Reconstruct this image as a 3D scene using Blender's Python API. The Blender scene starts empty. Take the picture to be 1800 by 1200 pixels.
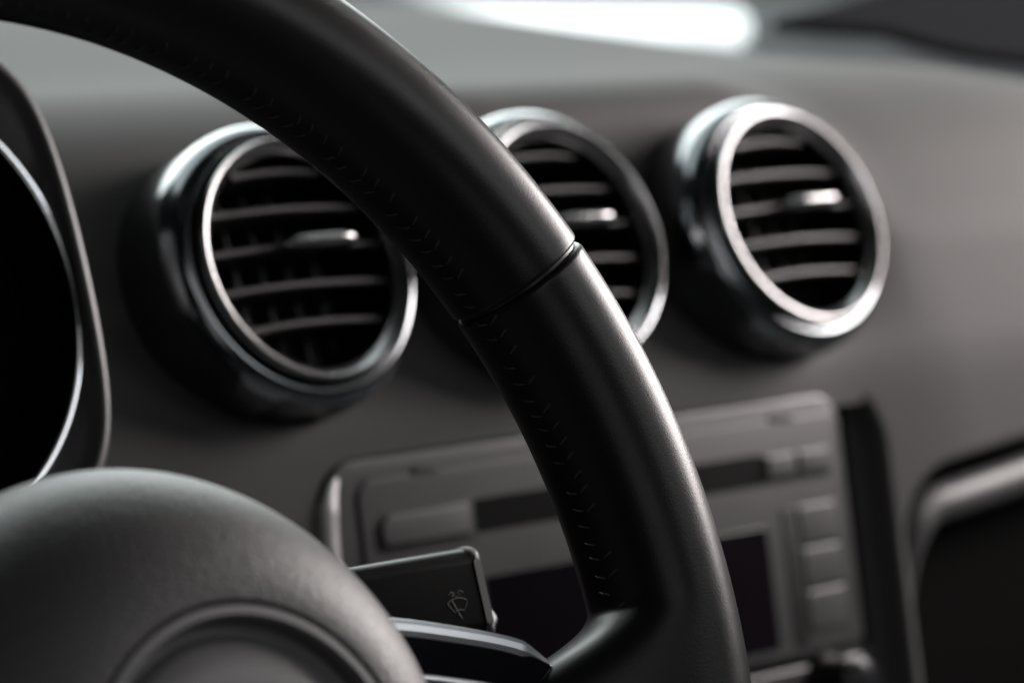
import bpy, math, random
from mathutils import Vector, Matrix, noise
random.seed(7)
sc = bpy.context.scene
COL = sc.collection
R = math.radians

# ------------------------------------------------------------------ camera
EYE = Vector((0, 0, 1.1))                      # the lens, at the open driver's door
PSI, TH, F = R(42.285), R(7.117), 5600.0       # aim right of straight ahead, aim down, focal length in photo pixels
fw = Vector((math.sin(PSI)*math.cos(TH), math.cos(PSI)*math.cos(TH), -math.sin(TH)))
rt = Vector((math.cos(PSI), -math.sin(PSI), 0))
up = rt.cross(fw)
cam = bpy.data.cameras.new('camera')
co = bpy.data.objects.new('camera', cam); COL.objects.link(co)
co.matrix_world = Matrix(((rt.x, up.x, -fw.x, EYE.x), (rt.y, up.y, -fw.y, EYE.y), (rt.z, up.z, -fw.z, EYE.z), (0, 0, 0, 1)))
cam.sensor_width = 36.0
cam.lens = 36.0*F/1800
cam.clip_start = 0.05; cam.clip_end = 200
cam.dof.use_dof = True
cam.dof.focus_distance = 0.757
cam.dof.aperture_fstop = cam.lens/12.0          # a 12 mm wide aperture
cam.dof.aperture_blades = 0
sc.camera = co

# ------------------------------------------------------------------ world and lamps
w = bpy.data.worlds.new('World'); sc.world = w; w.use_nodes = True
w.node_tree.nodes['Background'].inputs[0].default_value = (0.8, 0.9, 1.0, 1)
w.node_tree.nodes['Background'].inputs[1].default_value = 0.006
sc.view_settings.view_transform = 'Standard'
sc.view_settings.look = 'None'
sc.view_settings.exposure = 0.0
sc.view_settings.gamma = 1.0
sc.view_settings.use_curve_mapping = False
sc.cycles.use_denoising = True
sc.cycles.max_bounces = 6

def area_lamp(name, loc, target, sx, sy, watts, col):
    l = bpy.data.lights.new(name, 'AREA'); l.shape = 'RECTANGLE'; l.size = sx; l.size_y = sy
    l.energy = watts; l.color = col
    o = bpy.data.objects.new(name, l); COL.objects.link(o)
    o.location = EYE + Vector(loc)
    d = (Vector(target) - Vector(loc)).normalized()
    o.rotation_euler = d.to_track_quat('-Z', 'Y').to_euler()
    return o
# daylight through the passenger window, the windscreen, the driver's window and onto the bonnet outside, plus added fill lamps
area_lamp('passenger_window_light', (1.28, 0.53, 0.11), (0.7, 0.6, -0.06), 0.46, 0.25, 10.0, (1.0, 0.93, 0.91))
area_lamp('windscreen_light', (1.40, 2.30, 0.85), (0.85, 0.85, -0.06), 2.2, 1.1, 46.0, (0.985, 0.995, 1.0))
area_lamp('rear_fill_light', (0.78, -0.44, 0.52), (0.58, 0.72, -0.1), 0.9, 0.42, 0.45, (1.0, 0.965, 0.96))  # added fill behind the lens, for reflections in the metal rings
area_lamp('gauge_ring_fill_light', (1.08, -0.20, 0.37), (0.46, 0.72, -0.09), 0.34, 0.24, 0.75, (0.95, 0.98, 1.0))  # added small lamp so the gauge ring has something bright to reflect
area_lamp('metal_ring_fill_light', (0.26, -0.24, 0.20), (0.56, 0.72, -0.1), 0.46, 0.70, 0.8, (0.99, 0.98, 1.0))  # added lamp just behind the lens, in no doorway, brightens the rings
area_lamp('upper_windscreen_light', (0.80, 1.15, 0.75), (0.75, 0.80, -0.06), 1.3, 0.4, 4.0, (0.94, 0.985, 1.0))
area_lamp('driver_window_light', (-0.16, 0.88, 0.16), (0.6, 0.7, -0.1), 0.5, 0.32, 0.05, (0.88, 0.95, 1.0))
area_lamp('bonnet_daylight', (1.55, 1.72, 0.75), (2.2, 2.7, -0.1), 1.2, 0.5, 90.0, (0.97, 0.99, 1.0))
area_lamp('street_daylight', (36, 44, 18), (34, 42, 0), 40.0, 40.0, 9000.0, (0.95, 0.98, 1.0))

# ------------------------------------------------------------------ helpers
def at(x, y, d):                                # photo pixel and depth along the lens axis -> point in the car
    return EYE + d*(fw + rt*((x-900)/F) - up*((y-600)/F))

def frame(o, xa, ya, za):
    return Matrix(((xa.x, ya.x, za.x, o.x), (xa.y, ya.y, za.y, o.y), (xa.z, ya.z, za.z, o.z), (0, 0, 0, 1)))

def tilt_frame(o, tau):                         # x to the right of the car, y up the slanted face, z out of it to the driver
    t = R(tau)
    return frame(o, Vector((1, 0, 0)), Vector((0, math.sin(t), math.cos(t))), Vector((0, -math.cos(t), math.sin(t))))

def thing(name, label, cat, M=Matrix(), group=None, kind=None):
    o = bpy.data.objects.new(name, None); COL.objects.link(o)
    o.empty_display_size = 0.02; o.matrix_world = M
    tag(o, label, cat, group, kind)
    return o

def tag(o, label=None, cat=None, group=None, kind=None):
    if label: o['label'] = label
    if cat: o['category'] = cat
    if group: o['group'] = group
    if kind: o['kind'] = kind

def obj(name, vf, mat, parent=None, sharp=35, label=None):
    v, f = vf
    me = bpy.data.meshes.new(name); me.from_pydata([tuple(p) for p in v], [], f); me.update()
    import bmesh
    bm = bmesh.new(); bm.from_mesh(me); bmesh.ops.recalc_face_normals(bm, faces=bm.faces); bm.to_mesh(me); bm.free()
    for p in me.polygons: p.use_smooth = True
    me.set_sharp_from_angle(angle=R(sharp))
    me.materials.append(mat)
    o = bpy.data.objects.new(name, me); COL.objects.link(o)
    if parent: o.parent = parent
    if label: o['label'] = label
    return o

def join(*parts):
    V, Fc = [], []
    for v, f in parts:
        n = len(V); V += [tuple(p) for p in v]; Fc += [tuple(i+n for i in q) for q in f]
    return V, Fc

def move(vf, M):
    return [tuple(M @ Vector(p)) for p in vf[0]], vf[1]

def rings(rs, closed_u=True, cap0=False, cap1=False, closed_v=False):
    n = len(rs[0]); V = [tuple(p) for r in rs for p in r]; Fc = []
    m = len(rs)
    for i in range(m if closed_v else m-1):
        a, b = i*n, ((i+1) % m)*n
        for j in range(n if closed_u else n-1):
            k = (j+1) % n
            Fc.append((a+j, a+k, b+k, b+j))
    if cap0: Fc.append(tuple(range(n)))
    if cap1: Fc.append(tuple((m-1)*n+j for j in range(n)))
    return V, Fc

def lathe(prof, seg=96, cap0=False, cap1=False):
    rs = []
    for r, h in prof:
        rs.append([(r*math.cos(2*math.pi*k/seg), r*math.sin(2*math.pi*k/seg), h) for k in range(seg)])
    return rings(rs, True, cap0, cap1)

def spline(pts, n, closed=False):               # Catmull-Rom through points
    P = [Vector(p) for p in pts]; out = []; m = len(P)
    segs = m if closed else m-1
    for i in range(segs):
        g = (lambda k: P[k % m]) if closed else (lambda k: P[max(0, min(m-1, k))])
        p0, p1, p2, p3 = g(i-1), g(i), g(i+1), g(i+2)
        for k in range(n):
            t = k/n
            out.append(0.5*((2*p1)+(p2-p0)*t+(2*p0-5*p1+4*p2-p3)*t*t+(3*p1-p0-3*p2+p3)*t**3))
    if not closed: out.append(P[-1])
    return out

def tube(path, rad, seg=12, closed=False, flat=None):
    """rad: a number or one per point; flat=(axis, k): squash the section along an axis"""
    P = [Vector(p) for p in path]; m = len(P); rs = []
    ref = Vector((0, 0, 1))
    for i in range(m):
        a = P[(i-1) % m] if closed or i > 0 else P[0]
        b = P[(i+1) % m] if closed or i < m-1 else P[-1]
        t = (b-a).normalized()
        s = t.cross(ref)
        if s.length < 1e-4: s = t.cross(Vector((0, 1, 0)))
        s.normalize(); q = s.cross(t)
        r = rad[i] if hasattr(rad, '__len__') else rad
        rs.append([P[i] + s*(r*math.cos(2*math.pi*k/seg)) + q*(r*(flat or 1)*math.sin(2*math.pi*k/seg)) for k in range(seg)])
    return rings(rs, True, not closed, not closed, closed)

def rr_outline(a0, a1, b0, b1, r, n=10, inset=0.0):
    a0 += inset; a1 -= inset; b0 += inset; b1 -= inset
    if not hasattr(r, '__len__'): r = (r,)*4     # bottom-left, bottom-right, top-right, top-left
    out = []
    for (cx, cy, s), rad in zip(((a0, b0, 180), (a1, b0, 270), (a1, b1, 0), (a0, b1, 90)), r):
        rad = max(rad-inset, 1e-5)
        ccx = cx + (rad if cx == a0 else -rad); ccy = cy + (rad if cy == b0 else -rad)
        for k in range(n+1):
            t = R(s + 90*k/n)
            out.append((ccx+rad*math.cos(t), ccy+rad*math.sin(t)))
    return out

def slab(a0, a1, b0, b1, r, h0, h1, bev=0.001, nb=4, n=10):
    rs = [[(x, y, h0) for x, y in rr_outline(a0, a1, b0, b1, r, n)]]
    for k in range(nb+1):
        t = (math.pi/2)*k/nb
        rs.append([(x, y, h1-bev+bev*math.sin(t)) for x, y in rr_outline(a0, a1, b0, b1, r, n, bev*(1-math.cos(t)))])
    return rings(rs, True, True, True)

def smooth(e0, e1, x):
    t = max(0.0, min(1.0, (x-e0)/(e1-e0))); return t*t*(3-2*t)

# ------------------------------------------------------------------ materials
def material(name, base, rough=0.5, metal=0.0, spec=0.5, grain=None, tintvar=0.0, coat=0.0, roughvar=0.0):
    """grain = (cell size in metres, bump strength, bump distance)"""
    m = bpy.data.materials.new(name); m.use_nodes = True
    nt = m.node_tree; b = nt.nodes['Principled BSDF']
    b.inputs['Base Color'].default_value = (*base, 1); b.inputs['Roughness'].default_value = rough
    b.inputs['Metallic'].default_value = metal; b.inputs['Specular IOR Level'].default_value = spec
    b.inputs['Coat Weight'].default_value = coat; b.inputs['Coat Roughness'].default_value = 0.06
    tc = nt.nodes.new('ShaderNodeTexCoord')
    def noise_node(scale, detail=4):
        nz = nt.nodes.new('ShaderNodeTexNoise'); nz.inputs['Scale'].default_value = scale; nz.inputs['Detail'].default_value = detail
        nt.links.new(tc.outputs['Object'], nz.inputs['Vector']); return nz
    if grain:
        size, st, dist = grain
        vo = nt.nodes.new('ShaderNodeTexVoronoi'); vo.feature = 'F1'; vo.inputs['Scale'].default_value = 1/size
        wob = noise_node(0.35/size, 2)
        mx = nt.nodes.new('ShaderNodeVectorMath'); mx.operation = 'MULTIPLY_ADD'
        nt.links.new(wob.outputs['Color'], mx.inputs[0]); mx.inputs[1].default_value = (size*1.6,)*3
        nt.links.new(tc.outputs['Object'], mx.inputs[2]); nt.links.new(mx.outputs[0], vo.inputs['Vector'])
        nz = noise_node(0.6/size, 5)
        ad = nt.nodes.new('ShaderNodeMath'); ad.operation = 'MULTIPLY_ADD'
        nt.links.new(nz.outputs['Fac'], ad.inputs[0]); ad.inputs[1].default_value = 0.9
        nt.links.new(vo.outputs['Distance'], ad.inputs[2])
        bp = nt.nodes.new('ShaderNodeBump'); bp.inputs['Strength'].default_value = st; bp.inputs['Distance'].default_value = dist
        bp.invert = True
        nt.links.new(ad.outputs[0], bp.inputs['Height']); nt.links.new(bp.outputs['Normal'], b.inputs['Normal'])
    if tintvar:
        nz = noise_node(22, 6)
        rp = nt.nodes.new('ShaderNodeMapRange'); rp.inputs['To Min'].default_value = 1-tintvar; rp.inputs['To Max'].default_value = 1+tintvar
        nt.links.new(nz.outputs['Fac'], rp.inputs['Value'])
        mu = nt.nodes.new('ShaderNodeVectorMath'); mu.operation = 'SCALE'; mu.inputs[0].default_value = base
        nt.links.new(rp.outputs[0], mu.inputs['Scale']); nt.links.new(mu.outputs[0], b.inputs['Base Color'])
    if roughvar:
        nz = noise_node(90, 6)
        rp = nt.nodes.new('ShaderNodeMapRange'); rp.inputs['To Min'].default_value = rough-roughvar; rp.inputs['To Max'].default_value = rough+roughvar
        nt.links.new(nz.outputs['Fac'], rp.inputs['Value']); nt.links.new(rp.outputs[0], b.inputs['Roughness'])
    return m

HOODM = material('grey_black_hood_plastic', (0.06, 0.057, 0.057), 0.40, roughvar=0.05)
STALKM = material('matt_black_stalk_plastic', (0.005, 0.005, 0.005), 0.27, spec=0.09)
EDGE = material('lit_edge_silver', (0.36, 0.35, 0.355), 0.38, metal=0.6)
CAPM = material('lit_end_plastic', (0.03, 0.029, 0.029), 0.5, spec=0.5)
DISC = material('satin_grey_boss', (0.16, 0.155, 0.155), 0.45, metal=0.4)
LIPM = material('sheen_grey_lip_plastic', (0.040, 0.0395, 0.040), 0.48, spec=0.45)
TRIMM = material('spoke_glint_and_trim', (0.90, 0.93, 0.97), 0.42, metal=1.0)
DEEP = material('recess_shade_black', (0.0012, 0.0011, 0.0010), 0.6, spec=0.03)
RINGM = material('brushed_gauge_metal', (0.93, 0.95, 0.97), 0.2, metal=1.0)
LEATHER = material('black_leather', (0.009, 0.009, 0.009), 0.33, spec=0.22, grain=(0.0005, 0.20, 0.00007), roughvar=0.05)
THREAD = material('dark_brown_thread', (0.045, 0.035, 0.026), 0.6)
PAD = material('grained_charcoal_vinyl', (0.050, 0.047, 0.047), 0.47, spec=0.45, grain=(0.0009, 0.8, 0.00018), tintvar=0.05)
DASH = material('soft_charcoal_dash_skin', (0.050, 0.0485, 0.048), 0.72, spec=0.2, grain=(0.0013, 0.3, 0.00012), tintvar=0.06)
SATIN = material('satin_metal', (0.38, 0.375, 0.38), 0.22, metal=1.0, roughvar=0.05)
CHROME = material('polished_metal', (0.62, 0.63, 0.65), 0.16, metal=1.0, roughvar=0.03)
SMOKE = material('smoked_metal_collar', (0.22, 0.23, 0.24), 0.17, metal=1.0, roughvar=0.04)
BLACK = material('black_plastic', (0.008, 0.008, 0.008), 0.38, spec=0.35, roughvar=0.05)
SLATM = material('dark_grey_slat_plastic', (0.017, 0.0155, 0.016), 0.42, roughvar=0.05)
HOLE = material('vent_depth_black', (0.003, 0.003, 0.003), 0.9, spec=0.1)
GLOSS = material('piano_black_lacquer', (0.006, 0.006, 0.008), 0.12, coat=0.6, roughvar=0.03)
FASCIA = material('satin_grey_fascia', (0.023, 0.022, 0.0225), 0.42, spec=0.35, roughvar=0.05)
KEY = material('grey_button', (0.032, 0.031, 0.0315), 0.42, spec=0.4, roughvar=0.05)
SCREEN = material('dark_display_glass', (0.005, 0.0036, 0.0054), 0.10, roughvar=0.02)
ICON = material('dim_grey_print', (0.014, 0.014, 0.014), 0.6)

# ------------------------------------------------------------------ frames of the car
V1 = EYE + Vector((0.58497524, 0.73034749, -0.09078429))   # centre of the first vent face
TAU = 23.07
DF = tilt_frame(V1, TAU)
PITCH = 0.1071                                             # vent to vent
H0 = -0.026                                                # dash skin behind the vent faces
B0 = -0.050
xv, yv, zv = (Vector(DF.col[i][:3]) for i in range(3))
SO = V1 + zv*H0 + yv*B0                                    # the steeper centre stack below
SF = tilt_frame(SO, 10.0)                                  # local y = mm below the bend
DEL = R(TAU-10.0)

# ------------------------------------------------------------------ dashboard
def rr_sdf(x, y, a0, a1, b0, b1, r):
    cx, cy = (a0+a1)/2, (b0+b1)/2
    qx, qy = abs(x-cx)-(a1-a0)/2+r, abs(y-cy)-(b1-b0)/2+r
    return math.hypot(max(qx, 0), max(qy, 0))+min(max(qx, qy), 0)-r

def far_edge(a):                                           # how far ahead of the first vent the dash top ends
    return 0.42-0.06*smooth(0.44, 0.557, a)+0.09*smooth(0.565, 0.63, a)+0.06*smooth(0.63, 0.8, a)
def rise(a, yf):                                           # the top swells up toward the windscreen ahead of the driver
    t = max(0.0, min(1.3, (0.497-a)/0.103))
    return 0.0150*t*smooth(0.14, 0.42, yf)

def section(a):
    """points (b, h) from the far edge of the top, over the lip, down the face"""
    ct, st = math.cos(R(TAU)), math.sin(R(TAU))
    k = smooth(0.228, 0.300, a)
    # tight lip over the vents, wide roll on the passenger side
    k2 = smooth(0.03, 0.12, a)
    s0 = ((-0.006+0.034*k2)*(1-k)-0.010*k, -0.0270*(1-k)-0.026*k)
    hc = s0[1]
    corner = ((0.0438-hc*st)/ct, hc)
    he = (-0.092+0.036*k2)*(1-k)-0.112*k
    e0 = ((0.0438-he*st)/ct, he)
    pts = []
    N = 14
    roll = []
    for i in range(N+1):
        t = i/N
        roll.append(((1-t)**2*e0[0]+2*t*(1-t)*corner[0]+t*t*s0[0], (1-t)**2*e0[1]+2*t*(1-t)*corner[1]+t*t*s0[1]))
    # top, going forward from the lip
    ye = st*e0[0]-ct*e0[1]; ze = ct*e0[0]+st*e0[1]
    M_ = 26
    for i in range(M_):
        t = (1-i/M_)
        yf = ye + (far_edge(a)-ye)*t
        zf = ze+rise(a, yf)
        pts.append((st*yf+ct*zf, -ct*yf+st*zf))
    pts += roll
    # face down to the bend, eased into the steeper stack
    NF = 34
    b_from = s0[0]
    for i in range(1, NF+1):
        b = b_from+(B0+0.008-b_from)*i/NF
        h = H0+(s0[1]-H0)*smooth(-0.03, 0.02, b)
        # soft crease on the passenger side
        pts.append((b, h))
    K = 6
    p0 = (B0+0.008, H0)
    p2 = (B0-0.012*math.cos(DEL), H0-0.012*math.sin(DEL))
    p1 = (B0, H0)
    for i in range(1, K+1):
        t = i/K
        pts.append(((1-t)**2*p0[0]+2*t*(1-t)*p1[0]+t*t*p2[0], (1-t)**2*p0[1]+2*t*(1-t)*p1[1]+t*t*p2[1]))
    # dished round the vents
    g = (1-smooth(0.232, 0.285, a))*(0.0075+0.0005*k2)
    sag = 0.030*smooth(0.37, 0.64, a)
    pts = [(b-sag*smooth(0.0, 0.06, b), h+0.005*k*smooth(0.022, -0.004, b)-g*smooth(0.057, 0.012+0.020*k2, b)*smooth(-0.050, -0.012, b)) for b, h in pts]
    return pts, pts[-1]

def build_dash():
    rows = None; V = []; Fc = []
    acs = []
    a = -0.36
    while a < 0.78:
        acs.append(a)
        a += 0.0016 if (-0.012 < a < 0.345) else 0.006
    # lower stack sampling
    ss = []
    s = 0.0
    while s < 0.26:
        s += 0.0012 if s < 0.075 else 0.003
        ss.append(s)
    cols = []
    for a in acs:
        pts, p2 = section(a)
        col = [Vector((a, b, h)) for b, h in pts]
        for s in ss:
            bs = -0.012-s                                   # stack coordinate below the bend
            d = 0.0
            e = rr_sdf(a, bs, 0.0016, 0.2535, -0.5, -0.0008, 0.029)
            d += 0.010*smooth(0.0015, -0.0025, e)
            e2 = rr_sdf(a, bs, 0.262, 1.5, -0.6, -0.0425+0.10*max(0, min(a-0.27, 0.1)), 0.022)
            d += 0.070*smooth(0.004, -0.012, e2)
            b = p2[0]-s*math.cos(DEL)+d*math.sin(DEL)
            h = p2[1]-s*math.sin(DEL)-d*math.cos(DEL)
            col.append(Vector((a, b, h)))
        cols.append(col)
    n = len(cols[0])
    V = [p for c in cols for p in c]
    for i in range(len(cols)-1):
        for j in range(n-1):
            Fc.append((i*n+j, i*n+j+1, (i+1)*n+j+1, (i+1)*n+j))
    return V, Fc

dash = thing('dashboard', 'soft charcoal dashboard with rounded top edge behind the steering wheel', 'dashboard', DF)
obj('dash_skin', build_dash(), DASH, dash, sharp=80)

# ------------------------------------------------------------------ air vents
def make_vent(label):
    t = thing('air_vent', label, 'air vent', DF, 'round air vents in a row on the dashboard')
    # funnel-shaped polished face, plain barrel side
    # rounded funnel-shaped polished face, plain barrel side
    # rounded funnel-shaped polished face, plain barrel side
    # rounded funnel-shaped polished face, plain barrel side
    # rounded funnel-shaped polished face, plain barrel side
    # rounded funnel-shaped polished face, plain barrel side
    ring = [(0.0330, -0.0085), (0.0330, -0.0054), (0.0332, -0.0046), (0.0338, -0.0037), (0.0350, -0.0024), (0.0362, -0.0012), (0.0367, -0.0008),
            (0.0371, -0.0008), (0.0374, -0.0014), (0.0375, -0.0024), (0.0375, -0.0045), (0.0372, -0.0058)]
    obj('rotating_ring', lathe(ring), SATIN, t, sharp=50)
    gap = [(0.0373, -0.0052), (0.0362, -0.0072), (0.0376, -0.0082)]
    obj('shadow_gap', lathe(gap), BLACK, t)
    col = [(0.0374, -0.0080), (0.0382, -0.0062), (0.0394, -0.0055), (0.0408, -0.0056), (0.0424, -0.0066), (0.0440, -0.0085), (0.0451, -0.0112),
           (0.0456, -0.0145), (0.0457, -0.0190), (0.0455, -0.0240), (0.0452, -0.0290), (0.0450, -0.0420)]
    # the collar, dished where fingers turn it: three scallops round the rim
    rs = []
    seg = 144
    for r, h in col:
        rr = []
        for k in range(seg):
            ph = 2*math.pi*k/seg
            f = 0.0
            for c in (212, 262, 312):
                d = (math.degrees(ph)-c+180) % 360-180
                f = max(f, smooth(17, 13, abs(d)))
            depth = 0.0022*f*smooth(-0.0085, -0.0120, h)*smooth(-0.0285, -0.024, h)
            rr.append(((r-depth)*math.cos(ph), (r-depth)*math.sin(ph), h))
        rs.append(rr)
    obj('collar', rings(rs, True), SMOKE, t, sharp=45)
    obj('duct', lathe([(0.0333, -0.0080), (0.0322, -0.020), (0.030, -0.050)], 64, False, True), HOLE, t)
    for i, b in enumerate((0.0275, 0.0158, 0.0040, -0.0078, -0.0196)):
        half = math.sqrt(max(0.0319**2-b*b, 1e-6))
        prof = []
        for k in range(9):                                   # rounded nose, thin tail
            th = R(-90+22.5*k)
            prof.append((-0.0085+0.0014*math.cos(th), 0.0013*math.sin(th)))
        prof += [(-0.024, 0.0008), (-0.024, -0.0008)]
        rs = [[(x, b+dy+0.0012*(1-(x/half)**2), h) for h, dy in prof] for x in [half*(-1+2*k/16) for k in range(17)]]
        obj('slat', rings(rs, True, True, True), SLATM, t)
        if i == 2:
            tb = []
            for k in range(21):
                s = -1+2*k/20
                x = 0.0070+0.0138*s
                e = max(0.02, 1-abs(s)**5)
                tb.append([(x, b+0.0008+0.0024*e*math.sin(2*math.pi*q/20), -0.0035+0.0052*e*math.cos(2*math.pi*q/20)) for q in range(20)])
            obj('thumb_tab', rings(tb, True, True, True), SATIN, t, sharp=60)
    for x in (-0.020, -0.010, 0.0, 0.010, 0.020):
        half = math.sqrt(0.0312**2-x*x)
        v = slab(x-0.0007, x+0.0007, -half, half, 0.0002, -0.040, -0.0255, 0.0004, 2, 2)
        obj('vane', v, SLATM, t)
    return t
def dup(o, label):
    r = o.copy(); COL.objects.link(r); r['label'] = label
    for ch in list(o.children):
        c = ch.copy(); COL.objects.link(c); c.parent = r
        for g in ch.children:
            d = g.copy(); COL.objects.link(d); d.parent = c
    return r
vent = make_vent('round metal-ringed air vent nearest the gauge hood, upper right cut by the steering wheel rim')
for i, lb in ((1, 'middle round air vent, its left half hidden behind the steering wheel rim'),
              (2, 'round metal-ringed air vent seen whole, to the right of the steering wheel rim')):
    v2 = dup(vent, lb)
    v2.matrix_world = tilt_frame(V1+xv*PITCH*i, TAU)

# ------------------------------------------------------------------ radio (stack frame; y = photo-plane value + 0.05)
rad = thing('car_radio', 'grey car radio with disc slot and dark display in the centre stack', 'car radio', SF)
S = lambda v: v+0.05
def st_slab(a0, a1, b0, b1, r, h0, h1, bev=0.0006, n=8):
    return slab(a0/1000, a1/1000, S(b0/1000), S(b1/1000), r/1000 if not hasattr(r, '__len__') else [q/1000 for q in r], h0/1000, h1/1000, bev, 5, n)
obj('fascia', st_slab(1.0, 233, -146, -56.4, (4, 6, 12, 16), -9.5, 1.5, 0.0026), FASCIA, rad, sharp=50)
obj('surround', st_slab(-1, 257, -147, -50, 8, -12, -9.2, 0.0005), GLOSS, rad)
obj('lit_edge', tube(spline([(0.0042, S(-0.146), -0.0015), (0.0040, S(-0.110), -0.0015), (0.0042, S(-0.080), -0.0015), (0.0072, S(-0.0655), -0.0015), (0.0145, S(-0.0590), -0.0015), (0.024, S(-0.0573), -0.002)], 8),
    [0.0044*max(0.2, 1-max(0, i-20)/22) for i in range(41)], 20), EDGE, rad)  # pale tube paints the light caught by the fascia's left edge
# raised inner plate that leaves the thin step line seen round the top
obj('inner_plate', st_slab(15.5, 229, -144, -63.5, (2, 4, 4, 7), 0.5, 2.3, 0.0008), FASCIA, rad, sharp=50)
obj('inner_plate', st_slab(14.6, 230, -145, -62.4, (2, 4, 4, 7), 0.4, 1.62, 0.0003), BLACK, rad, label='thin dark line round the face of the radio')
for a in (38, 197):
    obj('release_slot', st_slab(a, a+11, -64.6, -62.0, 1.2, 1.0, 2.6, 0.0003), BLACK, rad)
obj('disc_slot', st_slab(57, 191, -85, -74.5, 1.5, 1.5, 2.5, 0.0002), HOLE, rad)
obj('button_surround', st_slab(20.5, 60.5, -87.0, -74.0, (3, 1, 1, 6), 1.5, 2.55, 0.0002), BLACK, rad)
obj('button', st_slab(22.5, 58.0, -85.0, -75.2, (3, 1, 1, 5), 2.0, 3.6, 0.0009), KEY, rad, label='wide button left of the disc slot')
obj('button_surround', st_slab(191, 224.5, -85.2, -75, (1, 3, 2, 1), 1.5, 2.45, 0.0002), BLACK, rad)
obj('button', st_slab(192.0, 206.3, -83.0, -75.4, 1, 2.0, 3.6, 0.0009), KEY, rad, label='small pale button right of the disc slot')
obj('button', st_slab(207.6, 223.0, -83.0, -75.4, 1, 2.0, 3.6, 0.0009), KEY, rad, label='small pale button at the right end of the disc slot')
obj('display', st_slab(62, 189, -140, -98.8, 1.5, 1.5, 2.62, 0.0002), SCREEN, rad)
obj('button_groove', st_slab(197, 204.0, -141, -93.5, 1.5, 1.5, 2.6, 0.0002), BLACK, rad)
for k in range(3):
    obj('button', st_slab(204.6, 224, -107.6-14.6*k, -93.6-14.6*k, 1.5, 2.0, 3.0, 0.0010), KEY, rad)

clim = thing('climate_panel', 'dark heater control panel under the radio with a round metal-capped knob', 'control panel', SF)
obj('panel', st_slab(3.2, 233, -230, -147.2, 4, -9.5, 0.6, 0.0020), BLACK, clim)
def knob(a, b, r):
    pr = [(r*1.25, 0.0), (r*1.22, 0.0015), (r*1.05, 0.003), (r, 0.006), (r*0.98, 0.014), (r*0.9, 0.0165), (r*0.6, 0.0178), (0.0001, 0.0182)]
    return move(lathe(pr, 48), Matrix.Translation((a, S(b), 0.0006)))
for a, b in ((0.2115, -0.155), (0.118, -0.166), (0.03, -0.166)):
    kb = obj('knob', knob(a, b, 0.0082), BLACK, clim)
    cp = obj('knob_cap', move(lathe([(0.0080, 0.0150), (0.0079, 0.0172), (0.0066, 0.0188), (0.0035, 0.0194), (0.0001, 0.0195)], 48), Matrix.Translation((a, S(b), 0.0006))), CHROME, kb)

# ------------------------------------------------------------------ glovebox lip at the passenger side
glove = thing('glovebox', 'dark glovebox recess under the passenger dash with a rounded grey lip', 'glovebox', SF)
path = spline([(0.2672, S(-0.150), -0.012), (0.2680, S(-0.128), -0.010), (0.2715, S(-0.112), -0.008), (0.280, S(-0.1035), -0.007), (0.296, S(-0.1010), -0.006),
               (0.330, S(-0.0975), -0.006), (0.42, S(-0.088), -0.006), (0.62, S(-0.070), -0.006)], 10)
rads = [0.0026+0.0048*smooth(0, 26, i) for i in range(len(path))]
obj('lid_lip', tube(path, rads, 24), LIPM, glove)
obj('recess_shade_panel', slab(0.258, 1.0, S(-0.60), S(-0.098), 0.004, -0.045, -0.030, 0.002), DEEP, glove)  # near-black sheet stands in for the shade inside the recess
obj('latch', tube(spline([(0.268, S(-0.124), -0.022), (0.273, S(-0.121), -0.021), (0.279, S(-0.1175), -0.021)], 6), 0.0024, 12), BLACK, glove)

# ------------------------------------------------------------------ instrument hood and gauge at the left
hood = thing('gauge_hood', 'black tubular gauge hood with a thin bright-edged mouth beside the steering wheel', 'instrument hood', tilt_frame(at(-232, 543, 0.83), 17.6))
GI = hood.matrix_world.inverted()
RG = 0.0666*0.83/0.85
def on_plane(x, y, h):                                     # where the line of sight meets the hood's own plane, h toward the driver
    o = GI @ EYE; d = (GI.to_3x3() @ (at(x, y, 1.0)-EYE)); s = (h-o.z)/d.z
    return o+d*s
HM = 0.0055
right = [on_plane(x, y, HM) for x, y in ((0, 60), (45, 120), (100, 232), (140, 380), (178, 545), (200, 680), (203, 750), (192, 835), (160, 930))]
cx = -0.004
topc = Vector((cx, right[0].y+0.021, HM)); botc = Vector((cx, right[-1].y-0.030, HM))
loop = [topc]+right+[botc]+[Vector((2*cx-p.x, p.y, HM)) for p in reversed(right)]
mouth = spline(loop, 14, True)
for _ in range(320):
    mouth = [mouth[i]*0.5+(mouth[i-1]+mouth[(i+1) % len(mouth)])*0.25 for i in range(len(mouth))]
rs = []
cen = Vector((cx, 0, HM))
mouth = [p+(p-cen).normalized()*0.0016 for p in mouth]
def off(p, k, h):
    d = (p-cen); d.z = 0; d.normalize()
    return Vector((p.x+d.x*k, p.y+d.y*k, h))
for k, h in ((0.006, HM-0.16), (0.001, HM-0.06), (0.0002, HM-0.012), (-0.0001, HM-0.005), (-0.0006, HM-0.0025), (-0.0016, HM-0.0009), (-0.0028, HM-0.0002), (-0.0040, HM), (-0.0050, HM-0.0008), (-0.0058, HM-0.003)):
    rs.append([off(p, k, h) for p in mouth])
n = len(mouth)
for f in (0.35, 0.7, 1.0):                                  # inner wall closes on the gauge ring
    rr = []
    for p in mouth:
        q = off(p, -0.0058, HM-0.003); d = q-cen; ang = math.atan2(q.y, q.x-0)
        tgt = Vector(((RG+0.0011)*math.cos(ang), (RG+0.0011)*math.sin(ang), -0.001))
        if d.length < 0: tgt = q
        rr.append(q.lerp(tgt, f))
    rs.append(rr)
obj('hood_shell', rings(rs, True), HOODM, hood, sharp=60)
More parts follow.
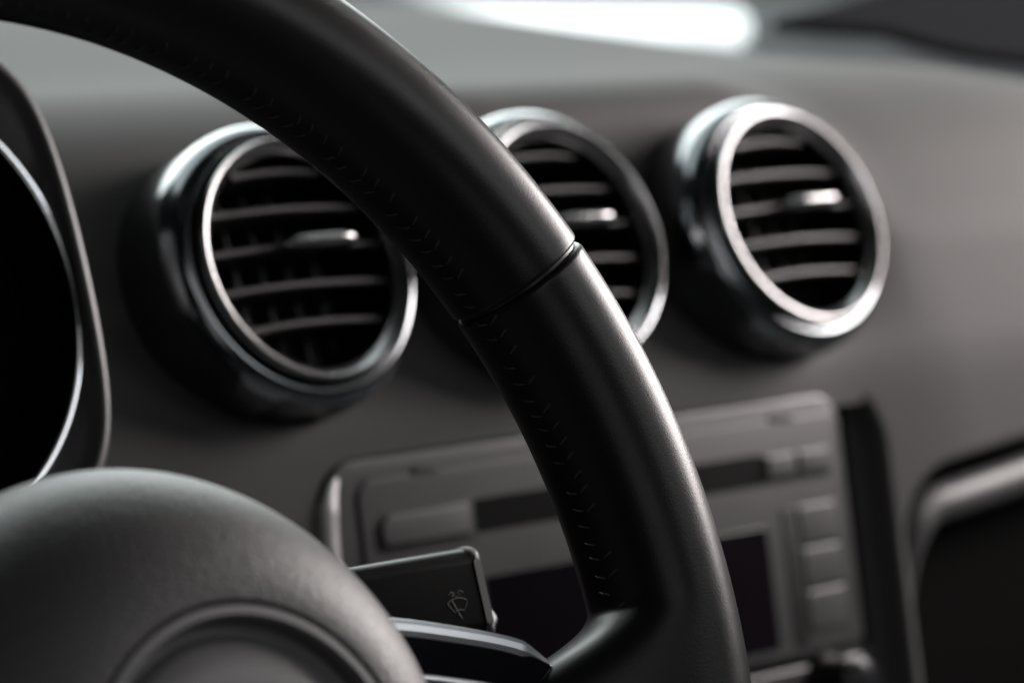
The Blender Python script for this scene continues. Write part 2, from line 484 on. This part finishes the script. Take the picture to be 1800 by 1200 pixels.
obj('gauge_ring', lathe([(RG+0.0013, -0.005), (RG+0.0012, -0.0012), (RG+0.0011, 0.0002), (RG+0.0008, 0.00045), (RG+0.0004, 0.0005), (RG-0.0007, 0.00042), (RG-0.0010, 0.0002), (RG-0.0010, -0.006)], 160), RINGM, hood, sharp=40)
obj('gauge_face', lathe([(RG-0.003, -0.004), (RG-0.004, -0.022), (0.0001, -0.022)], 96), HOLE, hood)

# ------------------------------------------------------------------ steering wheel
C = EYE + Vector((0.3616, 0.5299, -0.1554))
WF = tilt_frame(C, 20.35)
wheel = thing('steering_wheel', 'black leather steering wheel with stitched rim and round airbag cover', 'steering wheel', WF)
RW = 0.168
def rim_section(ph, k=1.0, n=64, grow=0.0):
    """closed section at angle ph (deg)"""
    q = ph if ph > -90 else -180-ph                          # the leather runs inward on to each spoke
    ext = 0.0
    if q < 0.3: ext = 0.034*(1-math.exp(-((0.3-q)/5.0)**1.8))*smooth(-32, -24, q)
    wr = 0.0168+grow; wn = 0.0176+grow
    c, s = math.cos(R(ph)), math.sin(R(ph))
    out = []
    for i in range(n):
        t = 2*math.pi*i/n
        ct, st = math.cos(t), math.sin(t)
        e = 2/2.15
        x = wr*k*math.copysign(abs(ct)**e, ct); z = wn*k*math.copysign(abs(st)**e, st)
        if ct < 0 and ext:
            x -= ext*abs(ct)**1.15; z -= 0.38*ext*abs(ct)**1.6
        r = RW+x
        out.append((r*c, r*s, z))
    return out
PS = 28.8
def grip(ph0, ph1, step, r0, r1):
    L = []
    mm = math.degrees(0.001/RW)
    # rounded ends: r0, r1 in mm
    a = []
    for k in range(8):
        th = R(90*k/8); a.append((ph0+mm*r0*(1-math.cos(th)), -r0/1000*(1-math.sin(th))))
    n = int(abs(ph1-ph0)/step)
    s0, s1 = ph0+mm*r0, ph1-mm*r1
    for k in range(n+1): a.append((s0+(s1-s0)*k/n, 0.0))
    for k in range(1, 9):
        th = R(90-90*k/8); a.append((ph1-mm*r1*(1-math.cos(th)), -r1/1000*(1-math.sin(th))))
    rs = [rim_section(p, 1.0, 64, g) for p, g in a]
    return rings(rs, True, True, True)
gu = obj('leather_grip', grip(PS+0.12, 180-PS-0.12, 0.9, 1.1, 1.1), LEATHER, wheel, label='upper leather section of the rim', sharp=70)
gl = obj('leather_grip', grip(-180-PS+0.12, PS-0.12, 0.4, 1.8, 1.8), LEATHER, wheel, label='lower leather section of the rim', sharp=70)
obj('rim_core', rings([rim_section(p, 0.93, 32) for p in range(0, 360, 4)], True, closed_v=True), BLACK, wheel)
def stitches(p0, p1):
    parts = []
    mm = math.degrees(0.001/RW)
    ph = p0
    TC = 175                                                 # place on the section: inner side, turned to the driver
    def pt(p, t, lift):
        t = R(t); c, s = math.cos(R(p)), math.sin(R(p))
        e = 2/2.15
        x = 0.0168*math.copysign(abs(math.cos(t))**e, math.cos(t)); z = 0.0176*math.copysign(abs(math.sin(t))**e, math.sin(t))
        k = 1+lift/0.0172
        r = RW+x*k
        return Vector((r*c, r*s, z*k))
    while ph < p1:
        for sgn in (1, -1):
            j = random.uniform(-.18, .18)
            if random.random() < 0.12: continue
            q = [pt(ph+mm*(1.5*f)+j, TC+sgn*(1.5+9.5*f), -0.00025+random.uniform(0.0003, 0.0006)*math.sin(math.pi*f)) for f in [k/6 for k in range(7)]]
            parts.append(tube(q, 0.00027, 6))
        ph += mm*4.6
    return join(*parts)
obj('stitching', stitches(PS+1, 120), THREAD, gu)
obj('stitching', stitches(-0.5, PS-1), THREAD, gl)

# airbag cover: a dome turned about an axis parallel to the column
hc = WF.inverted() @ at(461, 1406, 0.628)
hub_M = Matrix.Translation(hc)
RR = 0.0401
dome = []
prof = [(0.0, -0.070)]+[(90*k/28, None) for k in range(29)]
rs = []
for q, h in prof:
    kk = math.cos(R(q))**1.156 if h is None else 1.0
    hh = -0.0344+0.0340*math.sin(R(q)) if h is None else h
    rs.append([((RR+0.0004+0.0315*kk)*math.cos(2*math.pi*i/144)-0.0054*kk, (RR+0.0004+0.0315*kk)*math.sin(2*math.pi*i/144)+0.0030*kk, hh) for i in range(144)])
for r_, h in ((RR+0.0001, -0.0012), (RR-0.0002, -0.004)):
    rs.append([(r_*math.cos(2*math.pi*i/144), r_*math.sin(2*math.pi*i/144), h) for i in range(144)])
hub = obj('airbag_cover', move(rings(rs), hub_M), PAD, wheel)
obj('emblem_ring', move(lathe([(RR-0.0004, -0.004), (RR-0.0004, -0.0010), (RR-0.0008, -0.0004), (RR-0.0026, -0.0002), (RR-0.0032, -0.0010), (RR-0.0033, -0.004)], 128), hub_M), DISC, hub)
obj('emblem_disc', move(lathe([(RR-0.0029, -0.0030), (RR-0.0036, -0.0052), (RR-0.0060, -0.0056), (RR-0.0066, -0.0042), (RR-0.0082, -0.0030), (RR-0.016, -0.0022), (RR-0.028, -0.0018), (0.0001, -0.0016)], 128), hub_M), DISC, hub)

# right spoke (and its twin on the hidden side)
def spoke(sx):
    pts_t = [(0.060, 0.012), (0.088, 0.0065), (0.104, 0.0025), (0.119, -0.0020), (0.128, -0.0062), (0.137, -0.0120), (0.146, -0.0160), (0.158, -0.0180)]
    top = spline([(a, b, 0) for a, b in pts_t], 6)
    rs = []
    for p in top:
        bot = -0.050-0.1*(p.x-0.09)
        q = [(p.y, -0.010), (p.y+0.0006, -0.006), (p.y-0.0004, -0.0035), (p.y-0.0022, -0.0020), (p.y-0.006, -0.0021), (bot+0.004, -0.0075), (bot, -0.0095), (bot, -0.014)]
        rs.append([(sx*p.x, y, z) for y, z in q])
    return rings(rs, True, True, True)
def trim(sx, dy, w, z, x0, x1):
    pts = spline([(0.060, 0.012), (0.088, 0.0065), (0.104, 0.0025), (0.119, -0.0020), (0.128, -0.0062), (0.137, -0.0130)], 8) if False else \
          spline([(a, b, 0) for a, b in ((0.060, 0.012), (0.088, 0.0065), (0.104, 0.0025), (0.119, -0.0020), (0.128, -0.0062), (0.137, -0.0130))], 8)
    pts = [p for p in pts if x0 <= p.x <= x1]
    m = len(pts)
    return tube([(sx*p.x, p.y+dy, z) for p in pts], [w*max(0.15, min(1, (m-1-i)/10)) for i in range(m)], 10)
for sx in (1, -1):
    s_ = obj('spoke', spoke(sx), GLOSS, wheel, sharp=40)
    obj('glint_trim', trim(sx, -0.0012, 0.0024, -0.0035, 0.06, 0.136), TRIMM, s_)  # bright tube stands in for sky reflected along the lacquered top edge
    obj('glint_trim', trim(sx, -0.0128, 0.0010, -0.0013, 0.06, 0.132), TRIMM, s_)
# ------------------------------------------------------------------ wiper stalk
SD = 0.80
stalk = thing('wiper_stalk', 'black wiper stalk with a faint windscreen symbol between airbag cover and rim', 'wiper stalk', tilt_frame(at(846, 1040, SD), 19.0))
mmpx = SD/F
# local x right, y up; right end at x = 0
obj('stalk_body', slab(-0.117, 0.0, -0.0122, 0.0119, 0.0040, -0.012, 0.004, 0.0048, 10, 10), STALKM, stalk, sharp=60)
obj('lit_end_cap', slab(-0.0062, 0.0007, -0.0124, 0.0121, 0.0032, -0.0122, 0.0043, 0.0046, 10, 8), CAPM, stalk, sharp=60)  # paler cap added to carry the window light on the stalk's end
rk = []
prof = spline([(0.0000, -0.0095), (0.0034, -0.0090), (0.0046, -0.0070), (0.0030, -0.0045), (0.0012, -0.0010), (0.0014, 0.0035), (0.0026, 0.0058), (0.0028, 0.0078), (0.0000, 0.0088)], 5)
rs = []
for z, k in ((-0.0075, 0.75), (-0.007, 1.0), (-0.001, 1.0), (0.0002, 0.75)):
    rs.append([(p[0]*k-0.0004, p[1], z) for p in [(q.x, q.y) for q in spline([(0.0000, -0.0095, 0), (0.0034, -0.0090, 0), (0.0046, -0.0070, 0), (0.0030, -0.0045, 0), (0.0012, -0.0010, 0), (0.0014, 0.0035, 0), (0.0026, 0.0058, 0), (0.0028, 0.0078, 0), (0.0000, 0.0088, 0)], 5)]])
obj('rocker_switch', rings(rs, True, True, True), BLACK, stalk, sharp=60)
def icon():
    z = 0.00408; cx_, cy_ = -0.0118, -0.0030; r = 0.00013; P = []
    def L(pts): P.append(tube([(cx_+x/1000, cy_+y/1000, z) for x, y in pts], r, 6, flat=0.4))
    arc = lambda rad, y0, a0, a1: [(rad*math.sin(R(a)), y0+rad*math.cos(R(a))) for a in [a0+(a1-a0)*k/10 for k in range(11)]]
    o = arc(5.6, -3.2, -36, 36); i_ = arc(2.6, -3.2, 36, -36)
    L(o+i_+[o[0]])
    L([(0.3, -2.6), (-1.7, 1.9)])
    L([(-0.5, -1.6), (0.5, -2.9)])
    for sx in (-1, 1):
        L([(sx*0.2, 2.6), (sx*0.5, 3.6), (sx*1.5, 4.2), (sx*2.4, 3.4)])
    L([(-0.9, 3.0), (-1.3, 3.5)]); L([(0.9, 3.0), (1.3, 3.5)])
    return join(*P)
obj('wiper_symbol', icon(), ICON, stalk)

# ------------------------------------------------------------------ what shows over the dash
def box(x0, x1, y0, y1, z0, z1):
    v = [(x, y, z) for z in (z0, z1) for y in (y0, y1) for x in (x0, x1)]
    return v, [(0, 1, 3, 2), (4, 5, 7, 6), (0, 1, 5, 4), (2, 3, 7, 6), (0, 2, 6, 4), (1, 3, 7, 5)]
GROUND = material('grey_paving', (0.20, 0.205, 0.21), 0.9, tintvar=0.15)
WHITE = material('white_sky_glare', (0.85, 0.86, 0.87), 0.25, coat=0.5)
gr = obj('pavement', ([(-100, -100, 0), (200, -100, 0), (200, 200, 0), (-100, 200, 0)], [(0, 1, 2, 3)]), GROUND)
gr['kind'] = 'structure'
def ground_xy(x, y, dz):                                    # where a line of sight comes down to dz below the eye
    d = at(x, y, 1.0)-EYE; s = -dz/d.z
    return EYE+d*s
# bonnet: sky reflection put in as a white panel ahead of the windscreen, its far right corner rounded
fa, fb = ground_xy(1292, 20, 0.062), ground_xy(1275, 8, 0.062)
near, far = ground_xy(1240, 120, 0.062), ground_xy(600, 8, 0.062)
ol = spline([ground_xy(x, y, 0.062) for x, y in ((560, 120), (800, 110), (1100, 105), (1270, 98), (1318, 66), (1312, 30), (1290, 14), (1240, 9), (1000, 6), (700, 4))], 8, True)
cen = sum(ol, Vector())/len(ol)
rs = []
for k, dz in ((1.0, -0.10), (1.0, -0.012), (0.995, -0.004), (0.985, 0.0), (0.5, 0.004), (0.1, 0.006)):
    rs.append([cen+(p-cen)*k+Vector((0, 0, dz)) for p in ol])
bon = obj('bonnet', rings(rs, True, True, True), WHITE, sharp=60)
tag(bon, 'bonnet panel whitened for the sky glare on it seen through the windscreen beyond the dash top', 'bonnet')

PILLAR = material('black_pillar_trim', (0.012, 0.0125, 0.014), 0.9, spec=0.1)
pv = [(1360, 34), (1460, 44), (1560, 50), (1640, 74), (1720, 92), (1830, 106), (2050, 118), (2300, 140), (2750, -500), (2700, -620), (2250, -330), (1850, -110), (1640, -30), (1480, 6)]
f_ = [at(x, y, 1.44+0.06*(x-1385)/400) for x, y in pv]
b_ = [p+fw*0.06+rt*0.004 for p in f_]
pil = obj('windscreen_pillar', rings([f_, b_], True, True, True), PILLAR, sharp=40)
tag(pil, 'blurred black pillar foot at the upper right where dash meets windscreen', 'pillar')

GLASS = bpy.data.materials.new('windscreen_glass'); GLASS.use_nodes = True
nt = GLASS.node_tree; nt.nodes.clear()
out = nt.nodes.new('ShaderNodeOutputMaterial'); mix = nt.nodes.new('ShaderNodeMixShader')
tr = nt.nodes.new('ShaderNodeBsdfTransparent'); tr.inputs[0].default_value = (0.93, 0.96, 0.95, 1)
gl_ = nt.nodes.new('ShaderNodeBsdfGlossy'); gl_.inputs['Roughness'].default_value = 0.02
mix.inputs[0].default_value = 0.04
nt.links.new(tr.outputs[0], mix.inputs[1]); nt.links.new(gl_.outputs[0], mix.inputs[2]); nt.links.new(mix.outputs[0], out.inputs[0])
rs = []
for k in range(2):
    rr = []
    for i in range(33):
        a = -0.45+1.25*i/32
        bow = 0.10*(1-((a-0.107)/0.75)**2)
        p = V1+Vector((a, 0.46+bow-0.75*k, 0.030+0.40*k))
        rr.append(p)
    rs.append(rr)
gv, gf = rings(rs, False)
g2 = [Vector(p)+Vector((0, 0.003, 0.004)) for p in gv]
nn = len(gv)
gls = obj('windscreen', (list(gv)+g2, gf+[tuple(i+nn for i in reversed(q)) for q in gf]), GLASS)
tag(gls, 'clear raked windscreen rising from the far edge of the dash', 'windscreen')
